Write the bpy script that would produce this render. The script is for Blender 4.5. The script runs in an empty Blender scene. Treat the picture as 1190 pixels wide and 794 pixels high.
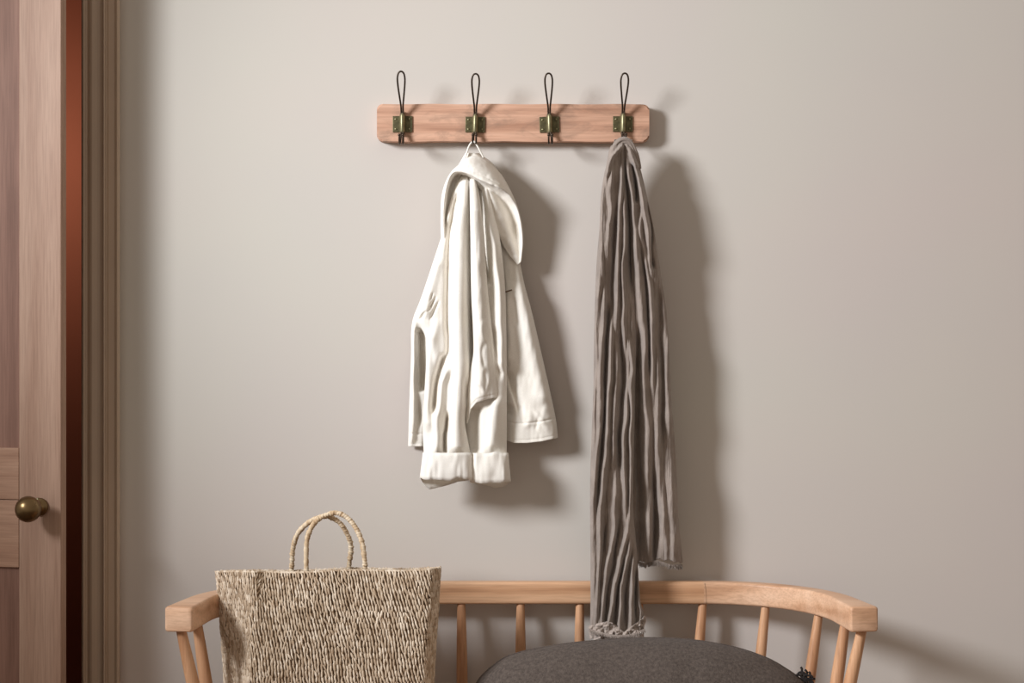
import bpy, bmesh, math, random
import numpy as np
from mathutils import Vector, Matrix, Euler

random.seed(7); RNG = np.random.default_rng(11)
C = bpy.context.scene.collection
F = 1851.0; CAMY = -3.5; CAMZ = 1.32; PX0 = 595.0; PY0 = 397.0

def W(px, py, Y):
    """point of the room that stands at depth Y (wall face is Y=0) on a given sight line"""
    d = Y - CAMY
    return ((px-PX0)*d/F, Y, CAMZ-(py-PY0)*d/F)

# ------------------------------------------------------------------ helpers
def link(o, parent=None):
    C.objects.link(o)
    if parent is not None: o.parent = parent
    return o

def mesh_obj(name, verts, faces, mat=None, parent=None, smooth=True):
    me = bpy.data.meshes.new(name)
    me.from_pydata([tuple(v) for v in verts], [], [tuple(f) for f in faces]); me.update()
    if smooth:
        me.polygons.foreach_set('use_smooth', [True]*len(me.polygons))
    o = bpy.data.objects.new(name, me)
    if mat: me.materials.append(mat)
    return link(o, parent)

def bm_obj(name, bm, mat=None, parent=None, smooth=False):
    me = bpy.data.meshes.new(name)
    bmesh.ops.recalc_face_normals(bm, faces=bm.faces[:])
    bm.to_mesh(me); bm.free()
    if smooth:
        me.polygons.foreach_set('use_smooth', [True]*len(me.polygons))
    if mat: me.materials.append(mat)
    o = bpy.data.objects.new(name, me)
    return link(o, parent)

def tag(o, label=None, cat=None, group=None, kind=None):
    if label: o['label'] = label
    if cat: o['category'] = cat
    if group: o['group'] = group
    if kind: o['kind'] = kind
    return o

def empty(name, loc=(0,0,0), rz=0):
    o = bpy.data.objects.new(name, None); o.location = loc; o.rotation_euler = (0,0,rz)
    o.empty_display_size = .05
    return link(o)

def add_box(bm, x0, x1, y0, y1, z0, z1, bev=0, seg=2):
    vs = [bm.verts.new((x,y,z)) for x in (x0,x1) for y in (y0,y1) for z in (z0,z1)]
    q = [(0,1,3,2),(4,6,7,5),(0,4,5,1),(2,3,7,6),(0,2,6,4),(1,5,7,3)]
    fs = [bm.faces.new([vs[i] for i in f]) for f in q]
    if bev:
        es = list({e for f in fs for e in f.edges})
        bmesh.ops.bevel(bm, geom=es, offset=bev, segments=seg, affect='EDGES', profile=.6)

def catmull(P, n):
    """n samples per span through points P (any dimension)"""
    P = np.asarray(P, float); out = []
    Q = np.vstack([2*P[0]-P[1], P, 2*P[-1]-P[-2]])
    for i in range(1, len(Q)-2):
        t = np.linspace(0, 1, n, endpoint=False)[:,None]
        p0,p1,p2,p3 = Q[i-1],Q[i],Q[i+1],Q[i+2]
        out.append(.5*((2*p1)+(-p0+p2)*t+(2*p0-5*p1+4*p2-p3)*t**2+(-p0+3*p1-3*p2+p3)*t**3))
    out.append(P[-1][None,:])
    return np.vstack(out)

def tube_geo(path, rad, nseg=12, caps=True, wrap=None):
    """sweep a circle along path; rad number or list; wrap(s, ang) scales the radius"""
    P = np.asarray(path, float); n = len(P)
    T = np.gradient(P, axis=0); T /= np.linalg.norm(T, axis=1)[:,None]
    N = np.zeros_like(P); a = np.array([0,1,0.]) if abs(T[0][1]) < .9 else np.array([1.,0,0])
    N[0] = a - T[0]*a.dot(T[0]); N[0] /= np.linalg.norm(N[0])
    for i in range(1, n):
        v = N[i-1]-T[i]*N[i-1].dot(T[i]); N[i] = v/np.linalg.norm(v)
    B = np.cross(T, N); R = np.broadcast_to(np.asarray(rad, float), (n,))
    s = np.concatenate([[0], np.cumsum(np.linalg.norm(np.diff(P,axis=0),axis=1))])
    V = []; Fc = []
    for i in range(n):
        for k in range(nseg):
            an = 2*math.pi*k/nseg
            r = R[i]*(wrap(s[i], an) if wrap else 1)
            V.append(P[i]+r*(math.cos(an)*N[i]+math.sin(an)*B[i]))
    for i in range(n-1):
        for k in range(nseg):
            k2 = (k+1)%nseg
            Fc.append((i*nseg+k, i*nseg+k2, (i+1)*nseg+k2, (i+1)*nseg+k))
    if caps:
        Fc.append(tuple(range(nseg-1,-1,-1))); Fc.append(tuple((n-1)*nseg+k for k in range(nseg)))
    return V, Fc

class Geo:
    def __init__(s): s.V=[]; s.F=[]
    def add(s, V, Fc):
        b=len(s.V); s.V.extend([tuple(v) for v in V]); s.F.extend([tuple(i+b for i in f) for f in Fc])
    def build(s, name, mat, parent=None, smooth=True): return mesh_obj(name, s.V, s.F, mat, parent, smooth)

def grid_faces(nu, nv, closed=False):
    f=[]
    for j in range(nv-1):
        for i in range(nu if closed else nu-1):
            i2=(i+1)%nu
            f.append((j*nu+i, (j+1)*nu+i, (j+1)*nu+i2, j*nu+i2))
    return f

def vnoise(x, y, seed=0):
    """smooth value noise in numpy, -1..1"""
    x=np.asarray(x,float); y=np.asarray(y,float)
    xi=np.floor(x).astype(np.int64); yi=np.floor(y).astype(np.int64); fx=x-xi; fy=y-yi
    fx=fx*fx*(3-2*fx); fy=fy*fy*(3-2*fy)
    def h(a,b):
        n=(a*374761393+b*668265263+seed*982451653)&0x7fffffff
        n=((n^(n>>13))*1274126177)&0x7fffffff
        n=(n^(n>>16))&0xffff
        return n/32767.5-1
    return (h(xi,yi)*(1-fx)+h(xi+1,yi)*fx)*(1-fy)+(h(xi,yi+1)*(1-fx)+h(xi+1,yi+1)*fx)*fy

def lathe_geo(prof, n=32):
    """prof list of (r, h) turned about +Z"""
    V=[]; Fc=[]
    for r,h in prof:
        for k in range(n):
            a=2*math.pi*k/n; V.append((r*math.cos(a), r*math.sin(a), h))
    m=len(prof)
    for j in range(m-1):
        for k in range(n):
            k2=(k+1)%n; Fc.append((j*n+k, j*n+k2, (j+1)*n+k2, (j+1)*n+k))
    Fc.append(tuple(range(n-1,-1,-1))); Fc.append(tuple((m-1)*n+k for k in range(n)))
    return V,Fc

# ------------------------------------------------------------------ materials
def lin(c):
    return tuple(((v/255)/12.92 if v/255<=.04045 else ((v/255+.055)/1.055)**2.4) for v in c)+(1,)

def new_mat(name, rough=.6, spec=.5):
    m=bpy.data.materials.new(name); m.use_nodes=True
    nt=m.node_tree; b=nt.nodes['Principled BSDF']
    b.inputs['Roughness'].default_value=rough
    b.inputs['Specular IOR Level'].default_value=spec
    return m,nt,b

def N(nt, typ, **kw):
    n=nt.nodes.new(typ)
    for k,v in kw.items():
        if k in n.inputs.keys() if hasattr(n.inputs,'keys') else False: n.inputs[k].default_value=v
        else: setattr(n,k,v)
    return n

def coords(nt, scale=(1,1,1), rot=(0,0,0), loc=(0,0,0)):
    tc=nt.nodes.new('ShaderNodeTexCoord'); mp=nt.nodes.new('ShaderNodeMapping')
    mp.inputs['Scale'].default_value=scale; mp.inputs['Rotation'].default_value=rot; mp.inputs['Location'].default_value=loc
    nt.links.new(tc.outputs['Object'], mp.inputs['Vector']); return mp.outputs['Vector']

def noise(nt, vec, scale, detail=3, rough=.5, dist=0):
    n=nt.nodes.new('ShaderNodeTexNoise'); n.inputs['Scale'].default_value=scale
    n.inputs['Detail'].default_value=detail; n.inputs['Roughness'].default_value=rough; n.inputs['Distortion'].default_value=dist
    nt.links.new(vec, n.inputs['Vector']); return n.outputs['Fac']

def ramp(nt, fac, stops):
    r=nt.nodes.new('ShaderNodeValToRGB'); e=r.color_ramp.elements
    e[0].position=stops[0][0]; e[0].color=stops[0][1]
    e[1].position=stops[-1][0]; e[1].color=stops[-1][1]
    for p,c in stops[1:-1]:
        x=e.new(p); x.color=c
    nt.links.new(fac, r.inputs['Fac']); return r.outputs['Color']

def mix(nt, fac, a, b, mode='MIX'):
    m=nt.nodes.new('ShaderNodeMix'); m.data_type='RGBA'; m.blend_type=mode
    if isinstance(fac,(int,float)): m.inputs[0].default_value=fac
    else: nt.links.new(fac, m.inputs[0])
    for s,v in ((6,a),(7,b)):
        if isinstance(v,tuple): m.inputs[s].default_value=v
        else: nt.links.new(v, m.inputs[s])
    return m.outputs[2]

def bump(nt, b, h, strength=.3, dist=.002):
    n=nt.nodes.new('ShaderNodeBump'); n.inputs['Strength'].default_value=strength; n.inputs['Distance'].default_value=dist
    nt.links.new(h, n.inputs['Height']); nt.links.new(n.outputs['Normal'], b.inputs['Normal'])

def wood(name, light, mid, dark, axis='X', rough=.5, seed=0, k=1.0, streak=.5, patch=0):
    m,nt,b=new_mat(name, rough, .35)
    st={'X':(1.6*k,16*k,16*k),'Z':(16*k,16*k,1.6*k)}[axis]
    v=coords(nt, st, loc=(seed*3.1,seed*1.7,seed*5.3))
    n1=noise(nt, v, 1.3, 4, .55, 1.2)
    w=nt.nodes.new('ShaderNodeTexWave'); w.wave_type='RINGS'; w.rings_direction=axis
    w.inputs['Scale'].default_value=.55; w.inputs['Distortion'].default_value=5; w.inputs['Detail'].default_value=3; w.inputs['Detail Scale'].default_value=1.2
    nt.links.new(v, w.inputs['Vector'])
    fine=noise(nt, coords(nt, {'X':(9,260,260),'Z':(260,260,9)}[axis], loc=(seed,0,0)), 1, 3, .6)
    c1=ramp(nt, n1, [(.25,lin(dark)),(.5,lin(mid)),(.75,lin(light))])
    c2=ramp(nt, w.outputs['Fac'], [(0,lin(dark)),(.35,lin(mid)),(1,lin(light))])
    c=mix(nt, streak, c1, c2)
    fr=ramp(nt, fine, [(.3,(.62,.58,.55,1)),(.6,(1,1,1,1))])
    c=mix(nt, .55, c, fr, 'MULTIPLY')
    if patch:
        pm=noise(nt, coords(nt,(9,1,22),loc=(patch,0,.3)), 1.0, 5, .65, .6)
        c=mix(nt, ramp(nt,pm,[(.50,(0,0,0,1)),(.68,(.62,.62,.62,1))]), c, lin((128,104,88)))
    nt.links.new(c, b.inputs['Base Color'])
    bump(nt, b, fine, .25, .0008)
    return m

def fabric(name, c1, c2, scale=900, bstr=.4, rough=.9, sheen=.2, mott=12):
    m,nt,b=new_mat(name, rough, .2)
    v=coords(nt)
    n1=noise(nt, v, mott, 4, .6)
    c=ramp(nt, n1, [(.3,lin(c1)),(.7,lin(c2))])
    th=noise(nt, coords(nt,(1,1,.35)), scale, 2, .6)
    th2=noise(nt, coords(nt,(.35,.35,1)), scale, 2, .6)
    mm=nt.nodes.new('ShaderNodeMath'); mm.operation='ADD'; nt.links.new(th,mm.inputs[0]); nt.links.new(th2,mm.inputs[1])
    tr=ramp(nt, th, [(.35,(.8,.8,.8,1)),(.65,(1,1,1,1))])
    c=mix(nt,.6,c,tr,'MULTIPLY')
    nt.links.new(c,b.inputs['Base Color'])
    b.inputs['Sheen Weight'].default_value=sheen
    bump(nt,b,mm.outputs[0],bstr,.0012)
    return m

def plain(name, col, rough=.5, metal=0, var=.15, nscale=30, bstr=0):
    m,nt,b=new_mat(name, rough, .5); b.inputs['Metallic'].default_value=metal
    v=coords(nt); n1=noise(nt,v,nscale,4,.6)
    d=tuple(x*(1-var) for x in lin(col)[:3])+(1,); l=tuple(min(1,x*(1+var)) for x in lin(col)[:3])+(1,)
    nt.links.new(ramp(nt,n1,[(.3,d),(.7,l)]),b.inputs['Base Color'])
    if bstr: bump(nt,b,n1,bstr,.001)
    return m

def wall_mat():
    m,nt,b=new_mat('greige_plaster', .85, .2)
    v=coords(nt); n1=noise(nt,v,1.1,2,.45,.3); n2=noise(nt,v,2.3,2,.5)
    c=ramp(nt,n1,[(.35,lin((206,195,189))),(.65,lin((203,199,190)))])
    c=mix(nt,.25,c,ramp(nt,n2,[(.35,lin((202,194,190))),(.65,lin((209,202,192)))]))
    nt.links.new(c,b.inputs['Base Color'])
    bump(nt,b,noise(nt,v,160,3,.6),.06,.0006)
    return m

M={}
M['wall']=wall_mat()
M['orange']=plain('terracotta_paint',(172,100,76),.8,0,.06,3)
M['trim']=plain('taupe_gloss_paint',(196,174,152),.42,0,.04,5)
M['door']=wood('stripped_pine_upright',(187,156,136),(177,145,125),(162,128,108),'Z',.55,1,.55,.25)
M['door_rail']=wood('stripped_pine_across',(192,156,132),(178,141,118),(158,120,98),'X',.55,4,.6,.25)
M['door_panel']=wood('stripped_pine_dark',(158,122,106),(144,108,93),(118,84,70),'Z',.6,7,.5,.35)
M['board']=wood('reclaimed_board_wood',(226,184,158),(206,160,134),(166,122,98),'X',.6,2,.9,.3,2.4)
M['bench']=wood('golden_bench_wood',(228,186,150),(212,164,126),(172,122,86),'X',.45,3,.8,.45)
M['bench_pale']=wood('pale_bench_wood',(234,196,166),(222,178,144),(186,138,104),'X',.45,6,.7,.5)
M['spindle']=wood('golden_spindle_wood',(222,176,138),(206,156,118),(166,116,82),'Z',.45,5,.9,.35)
M['brass']=plain('aged_brass',(140,134,104),.42,.85,.35,90,.1)
M['brassplate']=plain('dark_brass_plate',(98,92,66),.5,.7,.4,120,.2)
M['iron']=plain('bronzed_wire',(70,58,48),.4,.8,.2,60)
M['knob']=plain('antique_bronze',(120,98,68),.3,.9,.2,25)
M['cotton']=fabric('ecru_cotton_twill',(243,237,226),(250,245,237),1500,.2,.85,.15,9)
M['gauze']=fabric('taupe_linen_gauze',(138,125,116),(162,148,138),1100,.6,.95,.35,25)
M['fray']=fabric('frayed_linen_thread',(158,144,134),(190,175,165),1500,.4,.95,.3,90)
M['cushion']=fabric('charcoal_brown_linen',(76,67,62),(104,93,86),480,1.0,.95,.05,160)
M['black']=plain('black_cotton_tie',(34,28,26),.9,0,.2,50)
M['floor']=wood('oak_floorboards',(150,116,86),(128,96,70),(92,66,46),'X',.5,9,.3,.3)

def straw_mat(name, a, b_, c_):
    m,nt,b=new_mat(name,.75,.3)
    vor=nt.nodes.new('ShaderNodeTexVoronoi'); vor.inputs['Scale'].default_value=150
    nt.links.new(coords(nt,(1,1,.45)),vor.inputs['Vector'])
    sep=nt.nodes.new('ShaderNodeSeparateColor'); nt.links.new(vor.outputs['Color'],sep.inputs[0])
    c=ramp(nt,sep.outputs[0],[(0,lin(a)),(.5,lin(b_)),(1,lin(c_))])
    big=noise(nt,coords(nt),7,3,.6)
    c=mix(nt,.35,c,ramp(nt,big,[(.3,(.74,.68,.62,1)),(.65,(1,1,1,1))]),'MULTIPLY')
    nt.links.new(c,b.inputs['Base Color'])
    bump(nt,b,noise(nt,coords(nt,(1,1,.15)),1600,2,.6),.3,.0008)
    return m
M['straw']=straw_mat('woven_seagrass',(176,152,126),(208,188,164),(232,216,196))
M['strawdark']=plain('seagrass_core',(110,88,66),.9,0,.2,60)
M['rope']=straw_mat('wrapped_seagrass_rope',(188,158,124),(212,188,156),(228,210,184))

# ------------------------------------------------------------------ setting
JX=-.912; LX=-1.80; HEAD=2.05
bm=bmesh.new()
add_box(bm, JX, 3.2, 0, .12, 0, 2.7); add_box(bm, LX, JX, 0, .12, HEAD, 2.7) if False else None
add_box(bm, LX, JX, 0, .12, 2.62, 2.7)
add_box(bm, -3.4, LX, 0, .12, 0, 2.7)
tag(bm_obj('wall_back', bm, M['wall']), kind='structure')
bm=bmesh.new(); add_box(bm,-3.4,3.2,-4.6,0,-.05,0); tag(bm_obj('floor',bm,M['floor']),kind='structure')
bm=bmesh.new(); add_box(bm,-3.4,3.2,0,1.72,-.05,0); tag(bm_obj('floor_hall',bm,M['floor']),kind='structure')
bm=bmesh.new(); add_box(bm,-3.4,.3,1.6,1.72,0,2.7); tag(bm_obj('wall_hall',bm,M['orange']),kind='structure')
bm=bmesh.new(); add_box(bm,-3.4,3.2,0,1.72,2.7,2.76); tag(bm_obj('ceiling_hall',bm,M['orange']),kind='structure')
bm=bmesh.new(); add_box(bm,.18,.3,.12,1.6,0,2.7); tag(bm_obj('wall_hall_right',bm,M['orange']),kind='structure')
bm=bmesh.new(); add_box(bm,-3.4,-3.28,.12,1.6,0,2.7); tag(bm_obj('wall_hall_left',bm,M['orange']),kind='structure')

def extrude_profile(name, prof, z0, z1, mat):
    """prof = list of (x,y) closed loop, extruded upright"""
    n=len(prof); V=[(x,y,z0) for x,y in prof]+[(x,y,z1) for x,y in prof]
    Fc=[(i,(i+1)%n,n+(i+1)%n,n+i) for i in range(n)]+[tuple(range(n-1,-1,-1)),tuple(range(n,2*n))]
    return mesh_obj(name,V,Fc,mat,None,False)

def cx(px, Y): return (px-PX0)*(Y-CAMY)/F
# moulded door casing, section read from left to right
sec=[(94.5,.0),(94.5,-.016),(95.5,-.021),(97,-.023),(98.5,-.021),(99.5,-.015),(101.5,-.013),(103,-.017),(105,-.0205),(107,-.0215),
     (110,-.020),(113,-.0175),(116,-.0165),(118.5,-.018),(119.5,-.027),(120.5,-.030),(122,-.0295),(123,-.020),(124.5,-.0185),(126,-.021),
     (129,-.0215),(133,-.022),(134.5,-.027),(136,-.029),(138,-.028),(139,-.024),(139.3,0)]
prof=[(cx(p,y),y+.0005) for p,y in sec]
tag(extrude_profile('trim_1',prof,0,2.66,M['trim']),kind='structure')
# jamb lining and stop inside the opening
bm=bmesh.new(); add_box(bm, JX-.028, JX-.001, .002, .14, 0, 2.62,.002); add_box(bm, JX-.040, JX-.028, .10, .13, 0, 2.62,.001)
tag(bm_obj('trim_2',bm,M['trim']),kind='structure')
bm=bmesh.new(); add_box(bm,-.86,3.2,-.016,-.0005,0,.14,.003); tag(bm_obj('baseboard_back',bm,M['trim']),kind='structure')

# ------------------------------------------------------------------ door, ajar into the room
hinge=Vector((LX,-.002,0)); latch=Vector((cx(71,-.175),-.175,0))
DW=(latch-hinge).length; ang=math.atan2(latch.y-hinge.y, latch.x-hinge.x)
door=empty('door_1', hinge, ang); tag(door, kind='structure')
door['label']='open stripped pine panelled door'
TH=.024                                            # leaf lies from y=0 (front) to y=TH
def dpx(px,py):                                    # picture position to door coordinates on its front face
    c,s=math.cos(ang),math.sin(ang); k=(px-PX0)/F
    # point hinge + t*(c,s): x = k*(y-CAMY)
    t=(k*(hinge.y-CAMY)-hinge.x)/(c-k*s)
    y=hinge.y+t*s
    return t, CAMZ-(py-PY0)*(y-CAMY)/F
xs=dpx(22,500)[0]; zr1=dpx(30,521)[1]; zr0=dpx(30,660)[1]
bm=bmesh.new(); add_box(bm, xs, DW, 0, TH, .01, 2.60, .0025,3)
st=bm_obj('stile', bm, M['door'], door)
bm=bmesh.new(); add_box(bm, 0, DW-xs, 0, TH, .01, 2.60, .0025,3); bm_obj('stile', bm, M['door'], door)
for z0,z1 in ((.01,.22),(zr0,zr1),(2.48,2.60)):
    zm=dpx(10,581)[1]
    bm=bmesh.new()
    if z0==zr0:
        add_box(bm, DW-xs+.0008, xs-.0008, .0006, TH-.001, z0, zm-.0006,.0012); add_box(bm, DW-xs+.0008, xs-.0008, .0006, TH-.001, zm+.0006, z1,.0012)
    else: add_box(bm, DW-xs+.0008, xs-.0008, .0006, TH-.001, z0, z1,.0015)
    bm_obj('rail', bm, M['door_rail'], door)
for z0,z1 in ((.215,zr0+.004),(zr1-.004,2.485)):
    bm=bmesh.new(); add_box(bm, DW-xs-.004, xs+.004, .009, TH-.006, z0, z1)
    # thin boards making up the panel
    bm_obj('panel', bm, M['door_panel'], door)
# knob
kx,kz=dpx(47,589)
kn=Geo(); R=Matrix.Rotation(math.pi/2,4,'X')
prof=[(.0005,0),(.0155,0),(.0185,.0015),(.019,.004),(.017,.006),(.0135,.0075),(.012,.010),(.0095,.013),(.0088,.020),(.0092,.027),(.0105,.030)]
for k in range(0,25):
    a=-1.10+ (math.pi/2+1.10)*k/24
    prof.append((max(.0004,.0272*math.cos(a)), .052+.0245*math.sin(a)))
V,Fc=lathe_geo(prof,40)
kn.add([(R@Vector(v)) for v in V],Fc)
o=kn.build('knob',M['knob'],door); o.location=(kx,0,kz); o['label']='round aged bronze knob'
g=Geo(); V,Fc=lathe_geo([(.0003,0),(.0034,0),(.003,.0016),(.0003,.002)],16); g.add([(R@Vector(v)) for v in V],Fc)
s=g.build('screw',M['brass'],o); s.location=(-.004,-.0046,.0155)

# ------------------------------------------------------------------ coat rack
RYF=-.032
rack=empty('coat_rack', W(596.5,143,-.016)); ro=Vector(rack.location)
tag(rack,'wooden wall coat rack with four bronze wire hooks above the bench','coat rack')
def rounded_rect(x0,x1,z0,z1,r,n=8):
    pts=[]
    for (cxx,czz,a0) in ((x1-r,z1-r,0),(x0+r,z1-r,90),(x0+r,z0+r,180),(x1-r,z0+r,270)):
        for k in range(n+1):
            a=math.radians(a0+90*k/n); pts.append((cxx+r*math.cos(a),czz+r*math.sin(a)))
    return pts
x0,_,z1=W(438,121,RYF); x1,_,z0=W(754.5,164.5,RYF)
pts=rounded_rect(x0-ro.x,x1-ro.x,z0-ro.z,z1-ro.z,.013)
pts=[(x, z+.0012*math.sin(x*23)+.0008*math.sin(x*61+1)) for x,z in pts]
# subdivide long sides so the old edge wavers
bm=bmesh.new()
dense=[]
for i in range(len(pts)):
    a=pts[i]; b=pts[(i+1)%len(pts)]; L=math.dist(a,b); n=max(1,int(L/.02))
    for k in range(n):
        t=k/n; x=a[0]+(b[0]-a[0])*t; z=a[1]+(b[1]-a[1])*t
        dense.append((x, z+(.0006*math.sin(x*47+z*90))))
vf=[bm.verts.new((x,RYF-ro.y,z)) for x,z in dense]; vb=[bm.verts.new((x,-.0015-ro.y,z)) for x,z in dense]
n=len(dense); ff=bm.faces.new(vf); bm.faces.new(vb[::-1])
for i in range(n): bm.faces.new([vf[i],vb[i],vb[(i+1)%n],vf[(i+1)%n]])
bmesh.ops.bevel(bm, geom=list(ff.edges), offset=.003, segments=3, affect='EDGES')
bm_obj('board',bm,M['board'],rack)

def make_hook():
    g=Geo()
    up=[(0,-.050,.1035)]
    side=[(.0052,-.0495,.1005),(.0078,-.047,.092),(.0078,-.043,.081),(.0062,-.036,.066),(.0042,-.028,.051),(.0024,-.020,.037),(.0021,-.0135,.026),(.0021,-.0125,.010),(.0021,-.0125,-.012),
          (.0025,-.0145,-.024),(.003,-.020,-.036),(.0034,-.029,-.0435),(.0036,-.040,-.0455),(.0038,-.048,-.040),(.0038,-.051,-.031)]
    left=[(-x,y,z) for x,y,z in side]
    path=catmull(left[::-1]+up+side,7)
    V,Fc=tube_geo(path,.0020,10); g.add(V,Fc)
    o=g.build('hook',M['iron'],rack)
    # ball tips
    t=Geo()
    for sx in (-1,1):
        V,Fc=lathe_geo([(.0002,-.0032),(.0022,-.0024),(.0032,0),(.0022,.0024),(.0002,.0032)],12)
        t.add([(v[0]+sx*.0038,v[1]-.051,v[2]-.029) for v in V],Fc)
    t.build('tip',M['iron'],o)
    bm=bmesh.new(); add_box(bm,-.0215,.0215,-.0028,-.0002,-.0172,.0172,.0008,2)
    bm_obj('backplate',bm,M['brassplate'],o)
    # folded clasp round the wires
    c=Geo(); prof=[]
    for k in range(13):
        a=math.pi*k/12; prof.append((.0062*math.cos(a),-.0028-.0140*math.sin(a)**.7))
    zz=[(-.0245,.55),(-.021,.8),(-.016,1),(0,1.02),(.016,1),(.0215,.85),(.0265,.55)]
    V=[]
    for z,s in zz:
        for x,y in prof: V.append((x*s,(y+.0028)*s-.0028,z))
    Fc=grid_faces(13,len(zz)); Fc.append(tuple(range(13))); Fc.append(tuple((len(zz)-1)*13+k for k in range(12,-1,-1)))
    c.add(V,Fc); c.build('clasp',M['brass'],o)
    for sx in (-1,1):
        for sz in (-1,1):
            q=Geo(); V,Fc=lathe_geo([(.0003,0),(.0026,0),(.0022,.0012),(.0003,.0016)],14)
            q.add([(R@Vector(v)) for v in V],Fc); s=q.build('screw',M['brass'],o); s.location=(sx*.0150,-.0027,sz*.0105)
    return o
hook=make_hook()
def hook_pos(px,py):
    p=Vector(W(px,py,RYF-.002)); return p-ro
for i,(px,py,rz,sc) in enumerate(((467.8,144.3,.0,1.03),(552.3,144.8,.02,.99),(638.5,144.8,-.03,1.0),(723.8,144.2,.01,.99))):
    if i==0: h=hook
    else:
        h=hook.copy(); C.objects.link(h); h.parent=rack
        for ch in hook.children:
            c=ch.copy(); C.objects.link(c); c.parent=h
    h.location=hook_pos(px,py)-Vector((0,-.002,0)); h.rotation_euler=(0,rz,0); h.scale=(1,1,sc)

# ------------------------------------------------------------------ cloth panels
def pl(pts, key):                                  # polyline y->x
    pts=sorted(pts,key=lambda p:p[1]); ys=[p[1] for p in pts]; xs=[p[0] for p in pts]
    return np.interp(key,ys,xs)
def smoothpl(pts):
    pts=sorted(pts,key=lambda p:p[1]); Q=catmull(pts,6) if len(pts)>2 else np.array(pts,float)
    ys=np.maximum.accumulate(Q[:,1]+np.arange(len(Q))*1e-5); xs=Q[:,0]
    return lambda y: np.interp(y,ys,xs)

def panel(L, Rr, top, bot, base, feats=(), nu=90, nv=240, edge=.012, epow=4, wr=.0, wscale=(9,30), seed=1, ragged=0, tilt=0, fine=0, hems=()):
    """a hanging sheet: L/R outlines (x,y), top/bot y or list of (u,y), base depth (number or [(y,d)...]), feats = folds"""
    u=np.linspace(0,1,nu)[None,:]; v=np.linspace(0,1,nv)[:,None]
    def edgev(e):
        if isinstance(e,(int,float)): return np.full((1,nu),float(e))
        return np.interp(u,[p[0] for p in e],[p[1] for p in e])
    yt,yb=edgev(top),edgev(bot)
    if ragged: yb=yb+ragged*vnoise(u*25,u*0+3,seed+5)
    y=yt+(yb-yt)*v
    Lf,Rf=smoothpl(L),smoothpl(Rr)
    xl,xr=Lf(y),Rf(y); x=xl+(xr-xl)*u
    if isinstance(base,(int,float)): b=np.full_like(y,base)
    else: b=np.interp(y,[p[0] for p in base],[p[1] for p in base])
    d=b+DOFF+tilt*(u-.5)
    d=d-edge*np.abs(2*u-1)**epow
    for f in feats:
        pts,sl,sr,a=f[:4]; fade=f[4] if len(f)>4 else 14
        ys=[p[1] for p in pts]; y0,y1=min(ys),max(ys)
        xc=smoothpl(pts)(y)+ (1.0*vnoise(y/22,y*0+len(ys),seed+int(a*9999)%97) if abs(a)<.02 else 0)
        dx=x-xc; s=np.where(dx<0,sl,sr)
        g=np.exp(-.5*(dx/s)**2)
        wgt=np.clip((y-y0+fade*.3)/fade,0,1)*np.clip((y1+fade*.3-y)/fade,0,1); wgt=wgt*wgt*(3-2*wgt)
        d=d+a*g*wgt
    if wr:
        d=d+wr*(vnoise(x/wscale[0]+.3*vnoise(x/20,y/40,seed+2),y/wscale[1],seed)+.5*vnoise(x/wscale[0]*2.1,y/wscale[1]*1.7,seed+1))
    if fine: d=d+fine*vnoise(x/1.25+.5*vnoise(x/6,y/14,seed+8),y/6.5,seed+6)
    for off,a,sg in hems: d=d+a*np.exp(-.5*(((yb-y)-off)/sg)**2)
    Y=-d
    dd=Y-CAMY
    V=np.stack([(x-PX0)*dd/F, Y, CAMZ-(y-PY0)*dd/F],-1).reshape(-1,3)
    return V, grid_faces(nu,nv)

def cloth(name, geo, mat, parent, th=.0014):
    o=geo.build(name,mat,parent)
    md=o.modifiers.new('thickness','SOLIDIFY'); md.thickness=th; md.offset=0
    return o
def parent_keep(o, root):                          # children built in room coordinates under a root that is not at the origin
    o.location = -Vector(root.location)

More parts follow.
